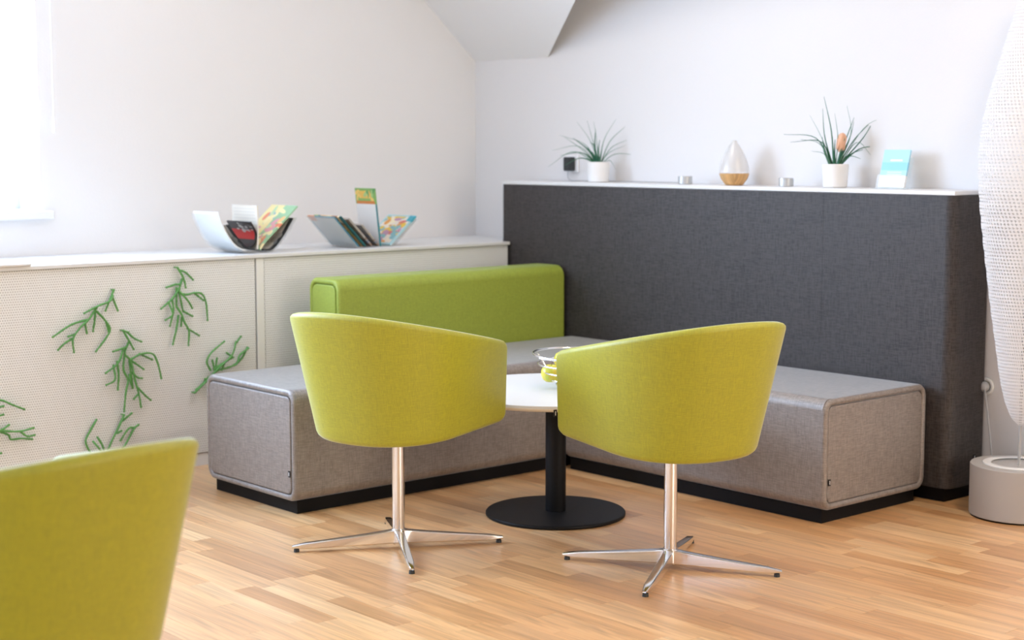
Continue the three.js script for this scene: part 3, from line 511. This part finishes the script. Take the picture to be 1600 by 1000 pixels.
function tealight(z, label) {
  const t = thing('tealight_holder', label, 'candle holder', [5.085, SHELF, z], 0, 'tealight holders on the panel top');
  part('cup', lathe([[0, 0], [0.029, 0], [0.0305, 0.002], [0.0305, 0.033], [0.0295, 0.034], [0.028, 0.033], [0.028, 0.006], [0, 0.005]], 40), std(rgb(0.55, 0.56, 0.56), 0.35, { metalness: 0.6 }), t);
  part('candle', lathe([[0, 0.0055], [0.0265, 0.0055], [0.0265, 0.024], [0, 0.0245]], 32), M.ceramic, t);
  part('wick', new THREE.CylinderGeometry(0.0008, 0.0008, 0.008, 6).translate(0, 0.028, 0), M.blackPlastic, t);
}
tealight(-4.668, 'small grey tealight holder left of the diffuser'); tealight(-4.117, 'small grey tealight holder between the diffuser and the flowering plant');
{ // leaflet in a clear stand
  const t = thing('leaflet_holder', 'clear stand holding light blue leaflets, at the right end of the panel top', 'leaflet holder', [5.095, SHELF, -3.612], -Math.PI / 2);
  const lean = 0.27, acr = phys(rgb(0.96, 0.98, 0.98), 0.06, { transmission: 0.9, thickness: 0 });
  part('stand', merge([box(-0.064, 0.064, 0, 0.003, -0.045, 0.05), box(-0.064, 0.064, 0, 0.12, -0.0015, 0.0015).rotateX(-lean).translate(0, 0.002, -0.012), box(-0.064, 0.064, 0, 0.052, -0.0015, 0.0015).rotateX(-lean).translate(0, 0.002, 0.018)]), acr, t);
  const face = std(rgb(1, 1, 1), 0.4, { map: canvasTex(160, 256, (c, w, h) => { fill(c, '#a9d9e8', 0, 0, w, h); fill(c, '#8fcfe2', 0, 86, w, 54); c.fillStyle = '#f2f8fa'; c.font = 'bold 24px sans-serif'; c.textAlign = 'center'; fill(c, '#eef7fa', 48, 66, 74, 12); for (let i = 0; i < 3; i++) fill(c, '#e4f2f6', 40, 150 + i * 14, 90, 5); fill(c, '#f4f1ee', 0, 176, w, h - 176); splash(c, ['#f2d9d2', '#eec9c0'], 4, 96, 192, 40, 40, 6); }) });
  const leaf = box(-0.059, 0.059, 0, 0.148, -0.004, 0.004), p = leaf.attributes.position, uv = leaf.attributes.uv; for (let i = 0; i < p.count; i++) uv.setXY(i, p.getX(i) / 0.118 + 0.5, p.getY(i) / 0.148);
  const l = part('leaflets', leaf, face, t, 'light blue leaflets'); l.rotation.x = -lean; l.position.set(0, 0.004, 0.006);
}
{ // plug-in adapter on the wall, its lead running down to the panel top
  const t = thing('power_adapter', 'black plug-in adapter on the wall above the grassy plant pot', 'adapter', [XR, 1.193, -5.497], -Math.PI / 2);   // local z points into the room
  part('socket_plate', new RoundedBoxGeometry(0.082, 0.082, 0.012, 3, 0.004).translate(0, 0.036, 0.006), M.white, t, 'white socket plate');
  part('case', new RoundedBoxGeometry(0.05, 0.066, 0.035, 3, 0.007).translate(0, 0.034, 0.03), M.blackPlastic, t);
  part('lead', tube([V(0, 0.003, 0.035), V(0.001, -0.018, 0.04), V(0.03, -0.04, 0.055), V(0.12, -0.0425, 0.06), V(0.35, -0.0425, 0.05), V(0.75, -0.0425, 0.04)], 0.0022, 40, 6), M.cableGrey, t);
}

// ---------------------------------------------------------------- lamp at the right: grey drum foot, rod and perforated drop-shaped shade
{
  const t = thing('floor_lamp', 'tall floor lamp with a perforated white drop-shaped shade and grey drum foot', 'lamp', [5.018, 0, -2.99]);
  const foot = part('foot', lathe([[0, 0.006], [0.166, 0.006], [0.1675, 0.008], [0.1675, 0.183], [0.165, 0.1865], [0.125, 0.1865], [0.125, 0.178], [0, 0.178]], 96), M.greyBase, t, 'grey drum foot');
  part('foot_pad', lathe([[0, 0], [0.163, 0], [0.163, 0.0062], [0, 0.0062]], 64), M.blackPlastic, foot);
  part('ring', lathe([[0.095, 0.1785], [0.124, 0.1785], [0.1245, 0.189], [0.122, 0.191], [0.1, 0.191], [0.095, 0.188]], 72), M.acrylic, foot, 'white ring set into the foot');
  part('lens', lathe([[0, 0.1845], [0.0945, 0.1845], [0.0945, 0.179]], 48), M.frost, foot);
  part('rod', lathe([[0, 0.18], [0.005, 0.18], [0.005, 1.3], [0.004, 1.31], [0.004, 1.94], [0, 1.94]], 12), M.cableGrey, t, 'thin grey rod');
  part('bulb_holder', merge([lathe([[0, 1.36], [0.007, 1.36], [0.007, 1.52], [0, 1.53]], 12), box(-0.022, 0.022, 1.485, 1.491, -0.004, 0.004)]), M.blackPlastic, t);
  // shade profile: height and radius
  const prof = new THREE.CatmullRomCurve3([[0.325, 0.006], [0.35, 0.03], [0.40, 0.052], [0.47, 0.07], [0.63, 0.096], [0.766, 0.117], [0.97, 0.145], [1.137, 0.164], [1.27, 0.17], [1.40, 0.158], [1.48, 0.142], [1.613, 0.107], [1.723, 0.078], [1.81, 0.052], [1.92, 0.014]].map(([y, r]) => V(r, y, 0)), false, 'centripetal');
  const rows = 132, cols = 72, pos = [], idx = [], at = (i, j) => { const q = prof.getPointAt(THREE.MathUtils.clamp(i / rows, 0, 1)), a = (j / cols + i * 0.0035) * 2 * Math.PI, r = q.x * (1 + 0.018 * Math.abs(Math.sin(i / rows * Math.PI * 26))); return V(r * Math.cos(a), q.y, r * Math.sin(a)); };
  for (let i = 0; i < rows; i++) for (let j = 0; j < cols; j++) {
    const c = [[i, j], [i, j + 1], [i + 1, j + 1], [i + 1, j]].map(([a, b]) => at(a, b)), m = V(0, 0, 0); c.forEach((q) => m.addScaledVector(q, 0.25)); const k = pos.length / 3;
    const h = c.map((q, n) => c[n].clone().add(c[(n + 1) % 4]).multiplyScalar(0.5).lerp(m, 0.22));             // diamond hole
    for (const q of [...c, ...h]) pos.push(q.x, q.y, q.z);
    for (let n = 0; n < 4; n++) { const b = (n + 1) % 4; idx.push(k + n, k + b, k + 4 + n, k + 4 + n, k + b, k + 4 + b); }
  }
  const g = new THREE.BufferGeometry(); g.setAttribute('position', new THREE.Float32BufferAttribute(pos, 3)); g.setIndex(idx); g.computeVertexNormals();
  const mat = M.mesh; mat.side = THREE.DoubleSide; part('shade', g, mat, t, 'white perforated shade');
  part('power_cord', tube([V(0.186, 0.415, -0.262), V(0.165, 0.41, -0.25), V(0.13, 0.34, -0.215), V(0.115, 0.24, -0.19), V(0.115, 0.14, -0.178), V(0.12, 0.03, -0.172), V(0.06, 0.006, -0.155)], 0.0032, 60, 7), M.cableGrey, t, 'grey power cord');
}
{
  const t = thing('wall_outlet', 'round wall outlet low on the wall beside the dark panel', 'outlet', [XR, 0.417, -3.248], -Math.PI / 2);
  part('plate', lathe([[0, 0.0], [0.032, 0.0], [0.033, 0.008], [0.030, 0.011], [0.022, 0.011], [0.021, 0.004], [0, 0.004]], 40).rotateX(Math.PI / 2), M.stile, t);
  part('plug', lathe([[0, 0.0], [0.019, 0.0], [0.019, 0.022], [0.012, 0.03], [0, 0.031]], 28).rotateX(Math.PI / 2).translate(0, 0, 0.0045), M.cableGrey, t);
}
{ // roller blind above the window, its cord hanging beside it
  const t = thing('roller_blind', 'white roller blind above the window with a hanging pull cord', 'blind', [2.2, 2.67, ZL + 0.05]);
  part('cassette', new RoundedBoxGeometry(1.5, 0.08, 0.09, 3, 0.02), M.white, t);
  part('cord', tube([V(0.713, -0.03, 0.0), V(0.713, -0.6, 0.0), V(0.714, -1.24, 0.0)], 0.0026, 12, 6), M.cableWhite, t, 'white cord');
  part('pull', lathe([[0, -1.307], [0.006, -1.305], [0.0075, -1.3], [0.006, -1.255], [0.0035, -1.235], [0, -1.234]], 16).translate(0.714, 0, 0), M.white, t, 'white cord pull');
}

// ---------------------------------------------------------------- lamps above the picture
const WARM = rgb(1.0, 0.70, 0.38);
function ceilingLight(x, z, power, tint, label) {
  const t = thing('ceiling_light', label, 'lamp', [x, CEIL, z]);
  part('housing', lathe([[0, 0], [0.21, 0], [0.21, -0.05], [0.2, -0.055], [0.19, -0.05], [0, -0.048]], 48), M.white, t);
  part('diffuser', lathe([[0, -0.056], [0.188, -0.052], [0.188, -0.05], [0, -0.05]], 48), std(rgb(0.8, 0.8, 0.8), 0.6, { emissive: tint, emissiveIntensity: 1.6 }), t);
  const l = new THREE.RectAreaLight(tint, power, 0.34, 0.34); l.name = 'ceiling_lamp'; l.position.set(x, CEIL - 0.07, z); scene.add(l); l.lookAt(x, 0, z);
}
ceilingLight(4.0, -1.8, 100, rgb(1.0, 0.8, 0.57), 'round warm ceiling light above the right side of the room');
ceilingLight(3.9, -4.4, 36, rgb(1.0, 0.92, 0.85), 'round ceiling light above the left chair');
{
  const t = thing('wall_lamp', 'small warm wall lamp beside the window, above the picture', 'lamp', [3.3, 2.32, ZL]);
  part('arm', box(-0.012, 0.012, -0.012, 0.012, 0, 0.1), M.white, t);
  part('globe', new THREE.SphereGeometry(0.05, 24, 16).translate(0, 0, 0.12), std(rgb(0.9, 0.85, 0.8), 0.5, { emissive: WARM, emissiveIntensity: 3 }), t);
  const l = new THREE.PointLight(WARM, 0.07, 0, 2); l.name = 'wall_lamp_bulb'; l.position.set(3.3, 2.32, ZL + 0.12); l.castShadow = true; l.shadow.radius = 2; scene.add(l);
}

renderer.render(scene, camera);
